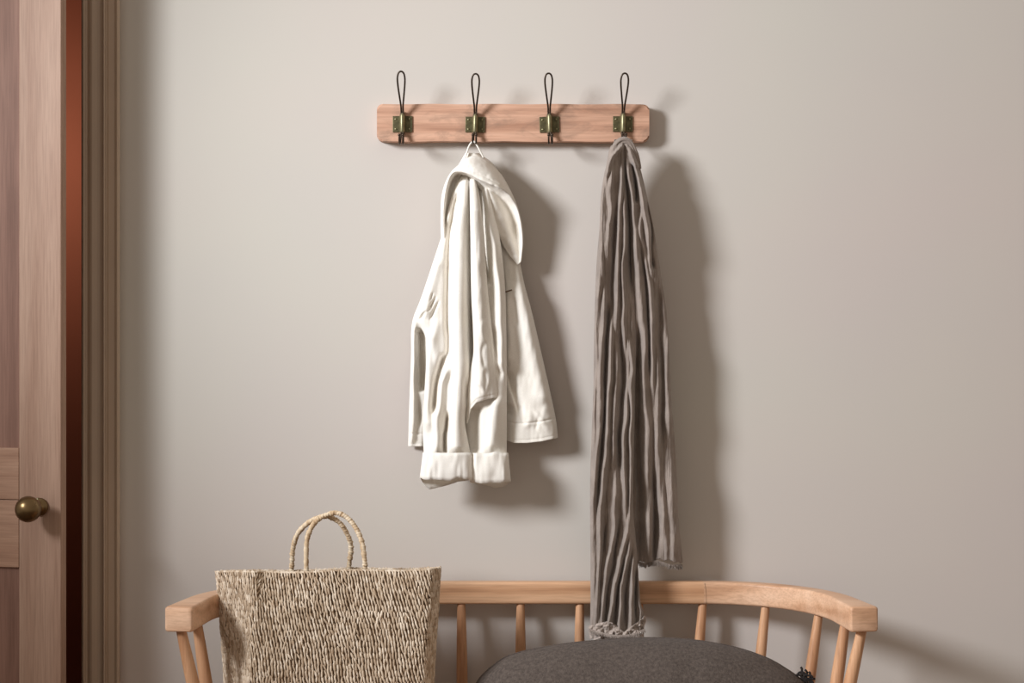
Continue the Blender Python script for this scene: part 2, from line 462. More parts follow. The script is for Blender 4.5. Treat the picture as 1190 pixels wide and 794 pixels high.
# ---------------- scarf
for_scale=1.2
DOFF=.024
scarf_root=empty('scarf', W(726,166,-.07)); tag(scarf_root,'long crinkled taupe linen scarf with frayed ends hanging from the rightmost hook','scarf')
A_L=[(716,164),(709,172),(705.5,190),(702,205),(698.5,230),(697,265),(694,300),(692,340),(690.5,400),(690,450),(688,500),(686.3,550),(686,600),(686.5,650),(686.5,700),(686,742)]
A_R=[(727,164),(729,180),(731,200),(734,230),(737,265),(738,330),(739,400),(738,450),(737,500),(735.5,560),(736,600),(740,640),(742.5,680),(744,700),(748,715),(748,742)]
fA=[ # ridge paths read down the cloth: (points, left width, right width, height)
 ([(713,167),(703.5,197),(699,230),(698,273),(697,310),(694,350)],2.6,4,.014),
 ([(723,168),(709,186),(706,205)],1.6,2.6,.012,8),
 ([(716,185),(712.5,199),(709,223),(710,250),(706,300)],2.0,3.2,.012),
 ([(722,190),(722,215),(720,250),(719.3,288),(717.8,318),(717.8,356),(717,385)],1.5,1.6,.011),
 ([(727,205),(726,240),(725.3,285),(723.8,318),(725,356),(725.3,390),(725,412)],1.4,1.6,.010),
 ([(729,176),(729,200),(731,230),(733,262),(733,295),(734,340)],2.6,2.4,-.022),
 ([(715,240),(713.5,300),(711,340),(708.5,372)],2,2,-.013),
 ([(696,320),(695,350),(692.5,383),(694,428),(691,470),(689.5,530),(688,580),(688.6,611),(689.6,697),(689,735)],1.5,2.0,.009),
 ([(703,330),(702.5,352),(702,380),(700,400),(698,428),(697.4,466),(696.6,493),(693.6,530),(691,560),(689.5,585)],1.6,2.0,.012),
 ([(707,345),(705.4,390),(703,450),(702,493),(698,530),(696,560),(693.6,595)],1.5,1.5,-.013),
 ([(711,375),(710,398),(708.7,435),(707,466),(706.5,494),(702.7,538),(699.6,575),(698,598),(697,643),(695,697),(692,730)],1.6,2.0,.013),
 ([(716,392),(716,405),(716,435),(714.8,480),(713,520),(711,550)],1.6,2,.008),
 ([(721,380),(722,405),(724,450),(721,480),(719,520),(720,560)],2.2,2.2,-.015),
 ([(731,395),(734,417),(735.5,432),(733,453),(733.4,480),(733,510),(733.6,530),(732,575),(732,600)],1.5,1.8,.013),
 ([(728,450),(728,480),(726.5,500),(724.6,530),(726.8,575),(728,600)],1.4,1.4,.010),
 ([(715.5,550),(714.8,568),(714,598),(713,620),(706.5,654),(700,708),(697,730)],1.6,2,.011),
 ([(731,596),(727,625),(720.7,650),(713,693),(708.5,722),(707,738)],1.6,2.2,.014),
 ([(733,612),(732,630),(729,654),(722.5,680),(720.7,718),(721,738)],1.6,2,.013),
 ([(737,625),(737.8,643),(734,682),(734.6,718),(735,738)],1.6,1.8,.012),
 ([(741,650),(742,697),(745,712),(744,738)],1.2,1.4,.010),
 ([(720,600),(714,650),(706,690),(702,735)],1.6,1.6,-.012),
 ([(724,650),(717,700),(714,735)],1.5,1.5,-.011),
 ([(731,660),(727,700),(728,735)],1.5,1.5,-.011),
 ([(738,660),(738.5,700),(740,735)],1.3,1.3,-.010),
 ([(705,600),(700,650),(695,700)],1.4,1.4,-.008),
]
B_L=[(722,164),(724,172),(727,190),(729,215),(732,260),(734,330),(734,400),(734,500),(733,600),(735,660)]
B_R=[(734,165),(739,180),(745,200),(752,230),(759.5,265),(765,300),(769.5,330),(774,360),(777,400),(779,450),(781,480),(783,500),(786,550),(788,600),(791,630),(794,662)]
fB=[
 ([(728,168),(732,174),(738,193),(745,218),(749.5,246),(753,274),(756,300),(758,325)],2.6,2.2,.016),
 ([(727,182),(731,205),(736,227),(736.7,253),(738.5,274),(740,310)],1.8,2.4,.014),
 ([(735,190),(739,215),(738.8,236)],1.6,1.6,-.018,8),
 ([(741,193),(748.5,218),(753,246),(757,268),(757,290),(759.5,313)],1.6,1.5,-.016,8),
 ([(746,240),(745,272),(750,300),(753,318),(757,348),(757,378),(758.6,395),(758,413),(758.6,435),(759.5,460)],2,1.6,.010),
 ([(746,300),(750,322),(752.5,356),(754,383),(754,398),(755.6,440)],1.3,1.3,-.012),
 ([(741,270),(742,300),(743.5,333),(746,371),(749.5,405),(748,435),(750,470),(753.5,492),(752.5,530),(752,570)],3,3,.013),
 ([(740,380),(741,420),(741.5,458),(741,500),(742,560),(743,610),(743,650)],3,4,-.016),
 ([(765,330),(769,420),(770.7,466),(768,520)],2.4,2.4,-.012),
 ([(764,400),(765,470),(763,530)],2,2,.006),
 ([(775,380),(777,450),(778,500)],2,2,.007),
 ([(758.6,545),(760.5,598),(759.5,643),(760,660)],1.4,3.4,-.018),
 ([(762,480),(765,540),(771,600),(775,650)],2.5,3,.009),
 ([(780,540),(783,611),(785,655)],4,3,.010),
 ([(754,580),(753,650)],2.4,2,.010),
]
fA,fB=[[(f[0],f[1]*.92,f[2],f[3]*for_scale,f[4] if len(f)>4 else 40) for f in q_] for q_ in (fA,fB)]
G=Geo()
V,Fc=panel(A_L,A_R,[(0,170),(.3,165),(.6,163),(1,164)],742,[(164,.070),(200,.078),(400,.082),(660,.088),(742,.100)],fA,190,700,.016,6,.0020,(2.5,34),3,fine=.0006); G.add(V,Fc)
V,Fc=panel(B_L,B_R,[(0,163),(.5,163),(1,166)],[(0,650),(.3,656),(.5,650),(.6,650),(1,655)],[(163,.066),(200,.070),(400,.070),(655,.060)],fB,170,560,.012,6,.0017,(2.9,34),9,ragged=1.5,fine=.0005); G.add(V,Fc)
# back of the loop round the hook and the far layers of the folded cloth
V,Fc=panel([(714,163),(705,190),(699,240),(696,330),(692,450),(690,600)],[(735,165),(744,200),(756,265),(767,340),(775,420),(779,500),(784,600)],162,[(0,600),(1,600)],[(162,.050),(200,.036),(600,.032)],(),60,160,-.004,2,.002,(5,40),21); G.add(V,Fc)
# bundle lying over the hook prongs
path=[W(711,183,-.088),W(715,170,-.092),W(720,164.5,-.092),W(726,163,-.092),W(732,166,-.091),W(738,178,-.088),W(744,196,-.084)]
P=catmull(path,8); nP=len(P)
rad=np.interp(np.linspace(0,1,nP),[0,.15,.5,.85,1],[.0022,.0045,.0062,.0050,.0022])
V,Fc=tube_geo(P,rad,26,True,lambda s,a:1+.20*math.sin(4*a+s*70)+.12*math.sin(7*a-s*45)); G.add(V,Fc)
sc=cloth('cloth',G,M['gauze'],scarf_root); parent_keep(sc,scarf_root)

def fringe(pts, length, n, seed, mat, curl=.6, thin=.75):
    rr=random.Random(seed); g=Geo(); P=catmull(pts,12)
    for i in range(n):
        t=rr.random()*(len(P)-1); k=int(t); p=P[k]+(P[min(k+1,len(P)-1)]-P[k])*(t-k)
        L=length*rr.uniform(.4,1.25); q=[p]; dx=rr.uniform(-1,1)*curl; dy=rr.uniform(-1,1)*.6
        for j in range(1,5):
            dx+=rr.uniform(-.5,.5); dy+=rr.uniform(-.35,.35)
            q.append(q[-1]+np.array([dx*L/8, dy*L/8, -L/4]))
        V,Fc=tube_geo(catmull(q,2),thin*rr.uniform(.0004,.0008),4,False); g.add(V,Fc)
    return g
f=fringe([W(x,y,-d-DOFF) for x,y,d in ((738,650,.062),(748,654,.062),(757,652,.056),(766,652,.06),(780,656,.06),(793,656,.045))],.010,520,2,M['fray']).build('fringe',M['gauze'],scarf_root); parent_keep(f,scarf_root); f['kind']='stuff'
# crumpled frayed hem of the long end
G=Geo()
V,Fc=panel([(684.5,718),(684,730),(686,744)],[(749,712),(750.5,722),(747,732),(749,743)],[(0,728),(.15,725),(.35,722),(.5,727),(.65,735),(.8,727),(1,715)],[(0,742),(.2,743),(.5,744),(.8,743),(1,741)],
  .106,(),110,70,.020,5,.0065,(4.2,3.6),77,ragged=2.0); G.add(V,Fc)
h=cloth('frayed_hem',G,M['fray'],scarf_root,.001); parent_keep(h,scarf_root)
f=fringe([W(x,y,-d-DOFF) for x,y,d in ((686,731,.108),(700,735,.114),(715,738,.115),(733,737,.113),(749,731,.106))],.007,1100,5,M['fray'],curl=1.2,thin=.55).build('fringe',M['fray'],scarf_root); parent_keep(f,scarf_root); f['kind']='stuff'

# ---------------- jacket
DOFF=0
jk=empty('jacket', W(549,166,-.06)); tag(jk,'cream cotton jacket hanging by its loop from the second hook, sleeve cuffs turned up','jacket')
def jpart(name, G, th=.0016, mat='cotton'):
    o=cloth(name,G,M[mat],jk,th); parent_keep(o,jk); return o
# body: back, left side, right side
G=Geo()
BL=[(538,196),(524,215),(517,250),(515,268),(505,300),(490,345),(481,368),(478,385),(478,410),(477,440),(475.5,480),(475,500),(474.5,519)]
BR=[(556,196),(575,220),(590,255),(602,297),(609,330),(616,356),(623,385),(631,420),(640,460),(646,490),(648,510)]
V,Fc=panel(BL,BR,196,[(0,519),(.14,519),(.2,512),(.7,512),(1,508)],.024,(),80,160,.012,6,.002,(14,60),31); G.add(V,Fc)
# left body strip with the deep hollow behind the sleeve
V,Fc=panel(BL,[(545,196),(545,300),(525,372),(505,400),(500,440),(497,480),(494,519)],[(0,262),(1,262)],519,[(262,.045),(380,.058),(519,.055)],
  [([(482,372),(480,400),(480,440),(479,480),(478,518)],2.5,2.2,.010),([(489,382),(489.5,405),(490,430),(491,455)],3.2,4.5,-.030,8),
   ([(486,468),(487,480),(488,494)],2,2,-.008),([(482,455),(483,500)],2,2,.004)],60,260,.014,6,.0006,(5,16),33,hems=((15,-.0014,.8),(3.5,-.0007,.8))); G.add(V,Fc)
# right side
V,Fc=panel([(560,205),(570,250),(580,300),(584,340),(585,400),(585,440),(588,470),(589,511)],BR,[(0,205),(1,205)],[(0,512),(.15,515),(.4,515),(.7,513),(1,509)],
  [(205,.030),(270,.034),(312,.050),(345,.060),(460,.060),(515,.058)],
  [([(589,432),(593,450),(600,470),(604,482)],1.4,5,-.010),([(592,470),(592,485)],4,3,-.012,8),
   ([(602,330),(612,380),(625,430),(636,470)],7,6,.007),([(588,345),(590,390),(591,425)],3,5,.006),
   ([(612,478),(616,486),(611,498)],2.6,3.5,.0028,9),([(621,476),(628,488),(633,494)],2,2.6,.0028,9),([(634,470),(632,488),(636,503)],2.4,3,.0022,9),
   ([(605,480),(608,493)],2.2,2.2,-.002,8),([(626,484),(622,500)],1.6,1.6,-.002,8),([(597,345),(600,360),(603,380)],2,2,-.003,8)],
  130,380,.020,6,.0009,(7,18),35,hems=((23,-.0016,.8),(3.5,-.0008,.8)))
V=V.copy()
G.add(V,Fc)
jpart('body',G)
# raised hem bands with their stitching
def band(pts0, pts1, d, name, extra=.0018, seed=1, n=40):
    g=Geo(); A=catmull([W(x,y,-d_-extra) for (x,y),d_ in zip(pts0,d)],8); B=catmull([W(x,y,-d_-extra) for (x,y),d_ in zip(pts1,d)],8)
    V=[];m=len(A)
    for j in range(10):
        t=j/9; V+= list(A*(1-t)+B*t + np.array([0,-1,0])*(.0012*math.sin(math.pi*t)) + np.stack([np.zeros(m),.0012*vnoise(np.arange(m)/3.0+j*.3,np.full(m,j/3.0),seed),np.zeros(m)],-1))
    g.add(V,grid_faces(m,10)); return jpart(name,g,.0012)
# left sleeve with its bright centre fold
G=Geo()
V,Fc=panel([(538,203),(530,215),(522,240),(517,262),(508,300),(498,332),(489,358),(485,371),(489,380),(494,390),(496,405),(494.5,440),(492.5,470),(491.5,500),(493,530)],
  [(544,203),(544.5,240),(545,270),(545.5,340),(546,400),(547,435),(543,465),(540,490),(543,510),(547,530)],198,530,
  [(198,.048),(212,.062),(240,.070),(330,.078),(430,.082),(530,.085)],
  [([(541,203),(538.5,235),(535,270),(533.5,330),(534,400),(534,440),(531.5,480),(531,528)],6.8,9,.025),
   ([(531,225),(526.5,250),(522,285),(520.5,330),(520.5,400),(518,418)],2.6,2.6,-.016),
   ([(516,412),(509,439),(506,458),(504,480)],2.6,2.6,-.024),
   ([(521,425),(517,437),(513,448),(512,468),(507,490),(508,528)],3,4,.016),
   ([(520,480),(518.5,497),(516.5,508),(517,530)],1.8,2.0,-.024),
   ([(499,385),(497,400),(496.5,440),(496,470),(498,500)],3.5,4,.011),
   ([(507,300),(497,345),(494,368)],5,5,.010),([(528,203),(526,232),(519,262)],3,3,.010),
   ([(506,345),(501,355),(498,362)],1.2,1.2,-.006,8),([(510,350),(504,364),(501,372)],1.2,1.2,-.005,8),([(503,340),(500,350)],1,1,-.004,6),
   ([(493,362),(487,373)],1.5,1.5,-.010,7),([(508,372),(506,400),(507,425)],3,4,.006),([(541,440),(541,470)],2,2,-.008)],
  150,420,.016,8,.0006,(6,22),41); G.add(V,Fc)
jpart('sleeve',G)
# right sleeve, partly behind the front edge
G=Geo()
V,Fc=panel([(550,205),(553,250),(556,300),(560,350),(562,400),(558,450),(546,472),(544,500),(545,530)],
  [(566,208),(575,245),(583,295),(587,340),(588,380),(588.5,430),(588.5,470),(588.5,500),(588.5,530)],200,530,
  [(200,.046),(220,.062),(260,.074),(340,.080),(430,.084),(530,.082)],
  [([(557,208),(558.5,230),(561,266),(563,295),(568,330)],2.4,2.4,-.020),
   ([(565,212),(567,240),(572,275),(577,310),(581,345),(582,400),(582,430)],4.5,3.5,.014),
   ([(572,215),(574,245),(581,290)],1.5,2,-.004),
   ([(552,470),(551,490),(550,528)],7,5,-.020,10),
   ([(577,462),(573,490),(569,526)],4,6,.012),([(586,440),(586,528)],3,2,-.004),
   ([(574,380),(577,410),(579,440)],2,2.4,-.007)],
  130,400,.012,8,.0006,(7,24),43); G.add(V,Fc)
jpart('sleeve',G)
# front edge hanging open in the middle
G=Geo()
V,Fc=panel([(546,203),(546.5,240),(547,270),(548,340),(550,380),(550.5,410),(547,430),(544.5,450),(543.5,470),(542,500)],
  [(551,205),(556,225),(559,245),(562,275),(566,330),(570,370),(573,400),(576,440),(578,463),(578,500)],198,[(0,492),(.06,486),(.1,476),(.3,468),(.6,464.5),(1,462)],
  [(198,.056),(215,.078),(245,.098),(400,.096),(500,.092)],
  [([(549.5,205),(551,250),(553,300),(556,350),(558,400),(558,440),(558,470)],5,7,.015),
   ([(562,300),(566,350),(569,400),(571,440)],2.6,2.4,-.003),
   ([(561,372),(559,385),(563,398)],2,2,.002,8),([(561,398),(560,410),(563,428)],1.4,1.6,-.002,8),([(552,428),(554,440),(562,452)],2,2,.002,8),
   ([(562,430),(564,446)],1.6,1.6,-.002,8),([(566,400),(569,430),(567,455)],1.6,1.6,.002,8),([(555,447),(560,458)],2,2,-.002,6)],
  100,380,.010,6,.0007,(4.5,12),47,hems=((4,-.0008,.8),)); G.add(V,Fc)
jpart('front_placket',G)
# collar, an arch that folds over and opens to the right
O=[(515,296,.046),(513,275,.050),(512.6,250,.052),(514,226,.055),(521,206,.060),(533,193,.064),(545,183,.066),(555,182,.066),(569,190,.064),(582,203,.060),(592,220,.055),(600,238,.050),(605.5,258,.048),(607.5,280,.048),(605.5,304,.052)]
I=[(519,298,.060),(516.5,276,.078),(515.5,252,.090),(517,228,.100),(521.5,209,.110),(528,200,.120),(540,200,.132),(553,206,.138),(566,212,.138),(578,217,.134),(590,225,.126),(600,240,.114),(605,259,.102),(607,281,.088),(605,305,.066)]
K=[(524,299,.050),(524,277,.050),(525,254,.048),(528,232,.046),(532,215,.046),(538,208,.050),(545,210,.052),(553,214,.050),(560,222,.046),(565,232,.042),(569,247,.039),(575,264,.037),(583,282,.036),(592,297,.040),(602,308,.052)]
I=[(a_,b_,.045+(c_-.045)*.78) for a_,b_,c_ in I]
for q_,dd_ in ((10,.098),(11,.080),(12,.070),(13,.062),(14,.058)): I[q_]=(I[q_][0],I[q_][1],dd_)
K=[(a_,b_,(.052 if k_>11 else .062) if k_>7 else c_) for k_,(a_,b_,c_) in enumerate(K)]
Oc,Ic,Kc=[catmull(a,12) for a in (O,I,K)]
V=[];rows=[]
m=len(Oc)
for j in range(31):
    t=j/30; bulge=np.sin(math.pi*t)
    P=Oc*(1-t)+Ic*t; env=np.clip(1.15-np.abs(np.linspace(-1,1,m)+.12)*1.6,0,1); P[:,2]+=.012*bulge*env-.0011*math.exp(-.5*((t-.84)/.03)**2); P[:,1]-=2.2*bulge*env; rows.append(P)
rightside=np.clip((np.linspace(0,1,m)-.5)*5,0,1)
for j in range(1,25):
    t=j/24; P=Ic*(1-t)+Kc*t
    dip=rightside*.034*math.exp(-.5*((t-.30)/.17)**2)+(1-rightside)*.018*math.sin(math.pi*t)
    P[:,2]-=dip*np.clip(np.sin(math.pi*np.linspace(0,1,m))*2.2,0,1)
    rows.append(P)
for P in rows:
    V+=[W(p[0],p[1],-p[2]-.0011*vnoise(p[0]/5,p[1]/5,3)-.0006*vnoise(p[0]/2.2,p[1]/2.2,5)) for p in P]
G=Geo(); G.add(V,grid_faces(m,len(rows))); jpart('collar',G,.0022)
# small shoulder yoke gathering under the collar to the loop
G=Geo()
V,Fc=panel([(541,178),(534,190),(526,204)],[(557,179),(572,190),(584,206)],178,199,[(178,.058),(199,.060)],(),40,30,.02,3,.0008,(4,8),51); G.add(V,Fc); jpart('yoke',G)
# hanging loop
P=catmull([W(541,184,-.062),W(543,176,-.064),W(546,168.5,-.066),W(550,165,-.066),W(553,167.5,-.066),W(557.5,175,-.064),W(562,184,-.060)],8)
V=[]
for p in P: V+=[p+np.array([0,-.0035,.0005]),p+np.array([0,.0035,.0005])]
g=Geo(); g.add([tuple(v) for v in V],[(2*i,2*i+1,2*i+3,2*i+2) for i in range(len(P)-1)])
jpart('hanging_loop',g,.0034)
# turned-up cuffs
def cuff(top, front_b, back_b, yf, yb_, seed):
    """ring of points: top=(x0,x1,y,dc,r), bottoms as (x->y) samples"""
    n=96; V=[]; x0,x1,y,dc,rd=top
    rows=9
    for shell in (0,1):
        for j in range(rows):
            t=j/(rows-1) if shell==0 else 1-j/(rows-1)
            for k in range(n):
                a=2*math.pi*k/n; ca,sa=math.cos(a),math.sin(a)
                h=(1-ca)/2 if False else (ca+1)/2
                X0=front_b[0][0]*t+x0*(1-t); X1=front_b[-1][0]*t+x1*(1-t)
                e=.75; cxx=(abs(ca)**e)*math.copysign(1,ca); sxx=(abs(sa)**e)*math.copysign(1,sa)
                x=(X0+X1)/2+(X1-X0)/2*cxx*(1 if shell==0 else .955)
                fb=np.interp(x,[p[0] for p in front_b],[p[1] for p in front_b]); bb=np.interp(x,[p[0] for p in back_b],[p[1] for p in back_b])
                w=(sxx+1)/2; yb=fb*w+bb*(1-w)
                yy=y+(yb-y)*t+1.3*(1-t)**2*float(vnoise(x/9+3,0*x,seed+7))
                d=dc+rd*sxx*(1 if shell==0 else .86)
                d+=.0030*math.sin(math.pi*t)*(1 if shell==0 else -1)
                d+=(.0016*float(vnoise(x/6,yy/9,seed))+.0018*float(vnoise(x/3.2,yy/22,seed+1)))*(1 if sxx>0 else .3)
                V.append(W(x,yy,-d))
    Fc=grid_faces(n,2*rows,True)
    g=Geo(); g.add(V,Fc)
    o=g.build('cuff',M['cotton'],jk); parent_keep(o,jk)
    md=o.modifiers.new('thickness','SOLIDIFY'); md.thickness=.001; md.offset=0
    return o
cuff((545,590.5,526,.080,.026),[(546,559),(560,562),(572,561),(582,561),(593.5,558)],[(546,561),(565,564),(575,567),(586,566),(593.5,561)],0,0,63)
cuff((491.5,548,526,.092,.028),[(488,553),(494,556),(510,557.5),(524,559),(534,555),(543,557),(549.5,557)],[(488,557),(493,566),(499,569.5),(508,567),(520,564),(532,560),(549.5,558)],0,0,61)
# stitched hem lines and pocket slit
def welt(name, pts, r=.0012, mat='cotton', par=None):
    P=catmull([W(x,y,-d) for x,y,d in pts],8); V,Fc=tube_geo(P,r,8); g=Geo(); g.add(V,Fc); o=g.build(name,M[mat],jk); parent_keep(o,jk); return o
welt('pocket_slit',[(587,339.5,.0672),(590.5,338.5,.0700),(595,337,.0705)],.0015,'strawdark')

# ------------------------------------------------------------------ bench
YB=-.042; RT=W(605,677,-.058)[2]; RH=.048
bx0=cx(605,-.05); 
bench=empty('bench',(bx0,-.26,0)); tag(bench,'golden wooden spindle-back bench with a curved armrest rail, standing against the wall','bench')
def rail_path():
    P=[]; R_=.262; S=.396
    for k in range(41): P.append((S*k/40, YB))
    for k in range(1,31):
        a=math.radians(82)*k/30; P.append((S+R_*math.sin(a), YB-R_*(1-math.cos(a))))
    ax,ay=P[-1]; a=math.radians(82)
    for k in range(1,9): P.append((ax+.108*k/8*math.cos(a), ay-.108*k/8*math.sin(a)))
    return P
RP=rail_path()
def rail_half(sign):
    pts=[(bx0+sign*x,y) for x,y in RP]; n=len(pts)
    V=[]; ns=0; s=0; tot=sum(math.dist(pts[i],pts[i+1]) for i in range(n-1))
    sec=[]; r=.006
    for (u,w,a0) in ((1,1,0),(-1,1,90),(-1,-1,180),(1,-1,270)):
        for k in range(5):
            a=math.radians(a0+22.5*k); sec.append((u,w,math.cos(a),math.sin(a)))
    for i,(x,y) in enumerate(pts):
        j0,j1=max(0,i-1),min(n-1,i+1); tx,ty=pts[j1][0]-pts[j0][0],pts[j1][1]-pts[j0][1]; L=math.hypot(tx,ty); nx,ny=-ty/L*sign,tx/L*sign
        if i: s+=math.dist(pts[i],pts[i-1])
        f=min(1,max(0,(s-.40)/(tot-.40))); wd=.015+.0135*f**1.6; hh=RH/2
        hh2=hh+.001*f
        for u,w,c_,s_ in sec:
            du=u*(wd-r)+r*c_; dz=w*(hh2-r)+r*s_
            V.append((x+nx*du, y+ny*du, RT-hh+dz))
    return V,len(sec),n
def rail_obj(sign):
    V,m,n=rail_half(sign); Fc=grid_faces(m,n,True); Fc=[f[::-1] for f in Fc] if sign<0 else Fc
    Fc.append(tuple(range(m))); 
    # rounded arm end
    base=V[-m:]; c=np.mean(base,axis=0); tdir=np.array(V[-1])-np.array(V[-1-m]); tdir/=np.linalg.norm(tdir)
    V=list(V)
    prev=n-1
    for k,(off,sc_) in enumerate(((.004,.985),(.007,.94),(.008,.86))):
        for b in base: V.append(tuple(c+(np.array(b)-c)*sc_+tdir*off))
        a0=prev*m; b0=(prev+1)*m
        for i in range(m):
            i2=(i+1)%m; q=(a0+i,b0+i,b0+i2,a0+i2); Fc.append(q if sign>0 else q[::-1])
        prev+=1
    Fc.append(tuple(prev*m+k for k in range(m)))
    return V,Fc
# three lengths of rail, joined at the scarf joints
V,Fc=rail_obj(1)
G=Geo(); G.add(V,Fc); V,Fc=rail_obj(-1); G.add(V,Fc)
o=G.build('rail',M['bench'],bench); parent_keep(o,bench)
me=o.data; bmm=bmesh.new(); bmm.from_mesh(me); bmesh.ops.remove_doubles(bmm,verts=bmm.verts,dist=1e-5)
bad=[f for f in bmm.faces if len(f.verts)>8 and abs(f.calc_center_median().x-bx0)<.001]
bmesh.ops.delete(bmm,geom=bad,context='FACES_ONLY'); bmesh.ops.recalc_face_normals(bmm,faces=bmm.faces[:]); bmm.to_mesh(me); bmm.free()
for e in me.edges: pass
me.materials.append(M['bench_pale'])
for pg in me.polygons:
    if abs(pg.center.x-bx0)>.399: pg.material_index=1
md=o.modifiers.new('edge','EDGE_SPLIT'); md.split_angle=math.radians(50)
# joint line on the front face of the rail
for jx in (820,391):
    a=W(jx-1,677.8,YB-.0155); b=W(jx+1,703,YB-.0155)
    P=catmull([(a[0],YB-.0151,RT-.002),(a[0]+.003,YB-.0152,RT-.02),(b[0],YB-.0151,RT-RH+.002)],4)
    V,Fc=tube_geo(P,.0004,6); g=Geo(); g.add(V,Fc); q=g.build('joint_line',M['strawdark'],bench); parent_keep(q,bench)
SEAT=.43
def rail_at(x):                                    # y of rail centre at offset x from bench centre
    xs_=[p[0] for p in RP]; ys_=[p[1] for p in RP]; return float(np.interp(abs(x),xs_,ys_))
sp=[]
for px in (0,70,140,211,283,345): sp.append(px)
spots=[]
for off in sp:
    for sgn in ((1,) if off==0 else (1,-1)):
        # solve for x on the rail at this picture offset
        best=min(RP,key=lambda p:abs((605+sgn*off)-(PX0+(bx0+sgn*p[0])*F/(p[1]-CAMY))))
        spots.append((bx0+sgn*best[0],best[1],sgn*off))
for sgn in (1,-1):
    for off,ds in ((379,.0),(396,.0)):
        best=RP[-8] if off==379 else RP[-2]
        spots.append((bx0+sgn*(best[0]-(.001 if off==379 else -.004)),best[1],sgn*off))
for (x,y,off) in spots:
    ao=abs(off)
    lean=-math.copysign(float(np.interp(ao,[0,70,140,211,283,345,379,396],[0,.004,.010,.030,.038,.052,.050,.070])),off) if off else 0
    yb=y-float(np.interp(ao,[0,211,345,379,396],[.02,.02,.02,.0,-.02]))
    zt=RT-RH+.008; b0=(x+lean,yb,SEAT-.01); t0=(x,y,zt)
    n=24; P=[tuple(np.array(t0)*(1-i/n)+np.array(b0)*(i/n)) for i in range(n+1)]
    big=1.0 if ao<370 else 1.1
    rad=[big*(.0086+.0036*math.sin(math.pi*min(1,i/n*.95))) for i in range(n+1)]
    V,Fc=tube_geo(P,rad,18); g=Geo(); g.add(V,Fc)
    o=g.build('spindle',M['spindle'],bench); parent_keep(o,bench)
# seat and legs
bm=bmesh.new(); pts=[]
for k in range(64):
    a=2*math.pi*k/64; e=.45
    pts.append((bx0+.69*abs(math.cos(a))**e*math.copysign(1,math.cos(a)), -.265+.225*abs(math.sin(a))**e*math.copysign(1,math.sin(a))))
va=[bm.verts.new((x,y,SEAT)) for x,y in pts]; vb=[bm.verts.new((x,y,SEAT-.034)) for x,y in pts]
f1=bm.faces.new(va); bm.faces.new(vb[::-1])
for i in range(64): bm.faces.new([va[i],vb[i],vb[(i+1)%64],va[(i+1)%64]])
bmesh.ops.bevel(bm,geom=list(f1.edges),offset=.006,segments=3,affect='EDGES')
o=bm_obj('seat',bm,M['bench'],bench); parent_keep(o,bench)
for sx in (-1,1):
    for yy,yl in ((-.10,-.06),(-.42,-.46)):
        P=[(bx0+sx*(.55+.05*t),yy+(yl-yy)*t,(SEAT-.02)*(1-t)) for t in np.linspace(0,1,14)]
        rad=[.015+.006*math.sin(math.pi*t) for t in np.linspace(0,1,14)]
        V,Fc=tube_geo(P,rad,18); g=Geo(); g.add(V,Fc); o=g.build('leg',M['spindle'],bench); parent_keep(o,bench)

# ------------------------------------------------------------------ cushion
cu=empty('cushion',(cx(740,-.25),-.25,SEAT)); tag(cu,'dark charcoal-brown linen cushion leaning against the bench spindles','cushion')
out=[(545,840),(553,797),(575,773),(600,760),(650,750),(700,744.5),(745,742),(800,744),(850,752),(890,765),(915,779),(930,790),(937,800),(938,835),(934,865),(920,886),(860,893),(740,896),(620,893),(562,886),(546,866)]
Q=catmull(out+[out[0]],10)[:-1]
def cu_mid(z): return -.185-(.70-z)*.42
def cu_pt(px,py,extra):
    Y=-.2
    for _ in range(12):
        z=CAMZ-(py-PY0)*(Y-CAMY)/F; Y=cu_mid(z)
    x,_,z=W(px,py,Y); return np.array([x,Y,z])
ring=np.array([cu_pt(p[0],p[1],0) for p in Q]); cen=cu_pt(742,826,0); nR=len(ring)
V=[];nr=34
nrm=np.array([0,-.92,.38])
for side in (1,-1):
    for j in range(nr+1):
        r=1-j/nr
        rr=math.sin(r*math.pi/2)
        T=(.088 if side>0 else .07)*(1-rr**2.6)**.62
        for k in range(nR):
            p=cen+(ring[k]-cen)*rr
            w=.0022*float(vnoise(p[0]*22,p[2]*22+side*9,4))+.0035*(1-abs(2*rr-1.3))*float(vnoise(p[0]*9,p[2]*9+side*5,8))
            V.append(p+nrm*side*(T+w*min(1,j/4)))
G=Geo(); f1=grid_faces(nR,nr+1,True); off=(nr+1)*nR
G.add(V,f1+[tuple(i+off for i in f[::-1]) for f in f1])
o=G.build('cover',M['cushion'],cu); parent_keep(o,cu)
bmm=bmesh.new(); bmm.from_mesh(o.data); bmesh.ops.remove_doubles(bmm,verts=bmm.verts,dist=1e-5); bmesh.ops.recalc_face_normals(bmm,faces=bmm.faces[:]); bmm.to_mesh(o.data); bmm.free()
V,Fc=tube_geo(np.vstack([ring,ring[:1]]),.0026,8,False); g=Geo(); g.add(V,Fc); o=g.build('piping',M['cushion'],cu); parent_keep(o,cu)
# corner tie
g=Geo(); rr=random.Random(4); p0=cu_pt(931,788,0)
for i in range(14):
    q=[p0+np.array([0,-.004,0])]; a=rr.uniform(-.5,1.2); b=rr.uniform(-.6,.9)
    for j in range(6):
        a+=rr.uniform(-1.0,1.0); q.append(q[-1]+np.array([math.cos(a)*.005,rr.uniform(-.3,.3)*.004,math.sin(a)*.005-.001]))
    V,Fc=tube_geo(catmull(q,3),.0024,6); g.add(V,Fc)
o=g.build('corner_tie',M['black'],cu); parent_keep(o,cu)

